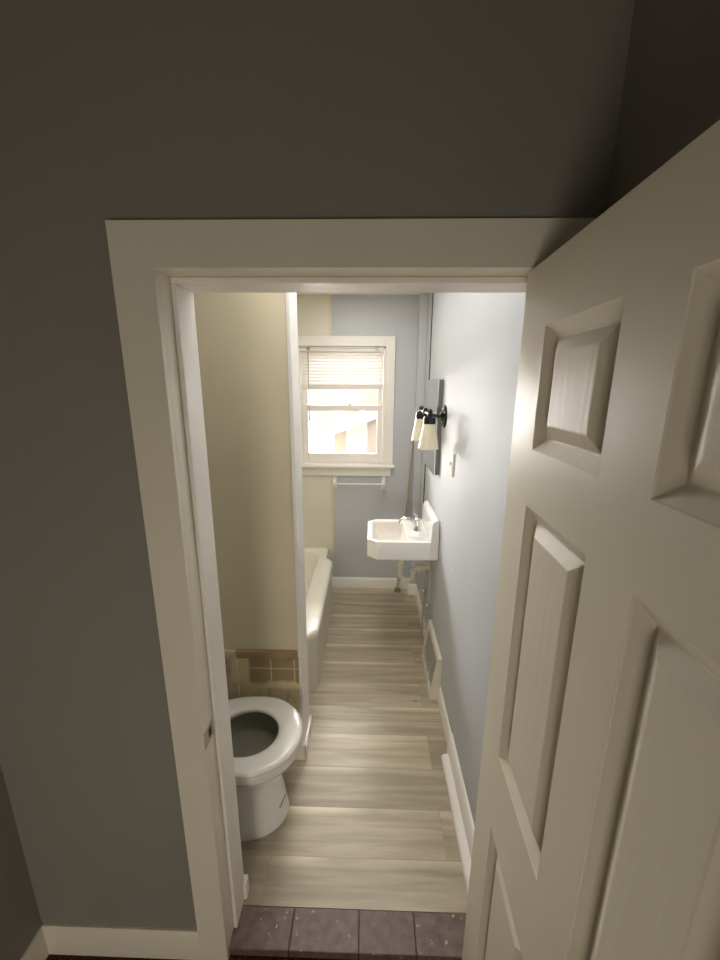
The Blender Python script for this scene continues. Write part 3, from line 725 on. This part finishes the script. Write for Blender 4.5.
for y, z, r in ((.985, .885, .006), (1.06, .70, .005)):
    c = MB(); ring0 = [(XR, y + r * (1 + .4 * math.sin(3 * k)) * math.cos(PI * k / 6), z + 1.5 * r * (1 + .3 * math.cos(5 * k)) * math.sin(PI * k / 6)) for k in range(12)]
    c.loft([ring0, [(XR - .0012, a, b) for _, a, b in ring0]])
    struct(c.build('wall_chip', M['bath_white']), 'small white chipped spot in the wall paint')

# pole leaning in the corner and the dark line down the wall
pl = thing('pole', 'pale two-piece pole leaning into the far corner behind the sink', 'pole', (.266, 2.340, 0))
P0, P1 = Vector((.268, 2.335, .006)), Vector((.360, 2.366, 1.43))
def pp(t): return tuple(P0 + (P1 - P0) * t)
MB().tube([pp(.66), pp(1)], .0105, 14).build('upper_tube', M['pole'], pl, smooth=40)
MB().tube([pp(0.01), pp(.67)], .012, 14).build('lower_tube', M['pole'], pl, smooth=40)
MB().tube([pp(.645), pp(.675)], .015, 14).build('collar', M['pole'], pl, smooth=40)
MB().lathe([(.030, -.006), (.030, .004), (.020, .016), (.012, .030)], tuple(P0), 'z', 20).build('foot', M['pole_low'], pl, smooth=40)
cd = MB().tube([(XR - .004, 2.06, SZ1 - .14), (XR - .004, 2.045, 1.26), (XR - .004, 2.05, ZC)], .0035, 8).build('wall_conduit', M['dark'], smooth=40)
tag(cd, 'thin dark conduit running up the right wall past the mirror', 'conduit')

# ------------------------------------------------------------------ outside the window
struct(MB().box(-14, 14, YF + .4, 26, -1.2, -1.0).build('ground', M['ground']))
nb = thing('house', 'pale brick house with a white sloping porch roof seen through the window', 'house', (.6, 7.0, -1.0))
MB().extrude([(-.75, -1.0), (4.0, -1.0), (4.0, 2.75), (.10, 1.30), (-.72, .86)], 'y', 7.0, 7.6).build('side_wall', M['siding'], nb)
MB().extrude([(-.98, .78), (.15, 1.22), (4.1, 2.72), (4.1, 2.95), (.10, 1.44), (-1.0, .92)], 'y', 6.75, 7.7).build('porch_roof', M['roof'], nb)
MB().box(-.78, 5.0, 7.7, 11.5, -1.0, 4.2).build('wall', M['brick'], nb)
gw = MB().box(-6, -.55, 6.1, 6.3, -1.0, .62).build('garden_wall', M['yard'])
tag(gw, 'low pale yellow wall outside the window', 'wall')

# ------------------------------------------------------------------ camera
cam_d = bpy.data.cameras.new('camera'); cam = bpy.data.objects.new('camera', cam_d); COL.objects.link(cam)
f, th_, ps, ro = 388.766, .233885, -.0240109, .005558
fw = Vector((math.sin(ps) * math.cos(th_), math.cos(ps) * math.cos(th_), -math.sin(th_)))
rt = Vector((math.cos(ps), -math.sin(ps), 0)); up = rt.cross(fw)
r2 = rt * math.cos(ro) + up * math.sin(ro); u2 = -rt * math.sin(ro) + up * math.cos(ro)
mw = Matrix(((r2.x, u2.x, -fw.x, 0), (r2.y, u2.y, -fw.y, -.88), (r2.z, u2.z, -fw.z, 1.80), (0, 0, 0, 1)))
cam.matrix_world = mw
cam_d.sensor_fit = 'HORIZONTAL'; cam_d.sensor_width = 36; cam_d.lens = 36 * f / 720; cam_d.clip_start = .01
scene.camera = cam

# ------------------------------------------------------------------ light
wd = bpy.data.worlds.new('world'); scene.world = wd; wd.use_nodes = True
N, L = wd.node_tree.nodes, wd.node_tree.links
bg = N['Background']; sky = N.new('ShaderNodeTexSky'); sky.sky_type = 'NISHITA'; sky.sun_disc = False
sky.sun_elevation = math.radians(38); sky.sun_rotation = math.radians(200); sky.air_density = 1.0; sky.dust_density = 4.0
mixc = N.new('ShaderNodeMix'); mixc.data_type = 'RGBA'; mixc.inputs['Factor'].default_value = .85
L.new(sky.outputs[0], mixc.inputs['A']); mixc.inputs['B'].default_value = (1.0, .95, .87, 1)
L.new(mixc.outputs['Result'], bg.inputs['Color']); bg.inputs['Strength'].default_value = 1.1

def area(name, loc, target, sx, sy, power, col, portal=False):
    d = bpy.data.lights.new(name, 'AREA'); d.shape = 'RECTANGLE'; d.size = sx; d.size_y = sy; d.energy = power; d.color = col
    o = bpy.data.objects.new(name, d); COL.objects.link(o); o.location = loc
    o.rotation_euler = (Vector(target) - Vector(loc)).to_track_quat('-Z', 'Y').to_euler()
    if portal: d.cycles.is_portal = True
    return o
area('window_daylight', ((WX0 + WX1) / 2, YF + .19, (WZ0 + WZ1) / 2), ((WX0 + WX1) / 2, 0, (WZ0 + WZ1) / 2), WX1 - WX0, WZ1 - WZ0, 1, (1, 1, 1), True)
sd = bpy.data.lights.new('hazy_daylight', 'SUN'); sd.energy = 108; sd.angle = math.radians(135); sd.color = (1, .97, .93)
so2 = bpy.data.objects.new('hazy_daylight', sd); COL.objects.link(so2); so2.location = (0, 6, 6)
so2.rotation_euler = Vector((.10, -1, -.36)).to_track_quat('-Z', 'Y').to_euler()
area('bathroom_ceiling_fill', (-.12, 1.10, ZC - .03), (-.12, 1.10, 0), .40, 1.70, 13, (1, .97, .93))  # soft fill added under the ceiling to lift the bathroom, no fixture there
area('hall_fill', (-.35, HB + .06, .70), (-.2, 0, .45), .60, 1.0, 14.5, (1, .91, .78))  # added fill light behind the camera, not a real hall fixture

vs = scene.view_settings
scene.display_settings.display_device = 'sRGB'
vs.view_transform = 'Standard'; vs.look = 'None'; vs.exposure = 0.25; vs.gamma = 1.0; vs.use_curve_mapping = False
scene.cycles.max_bounces = 10; scene.cycles.diffuse_bounces = 8; scene.cycles.glossy_bounces = 5; scene.cycles.transparent_max_bounces = 12
scene.cycles.sample_clamp_indirect = 6
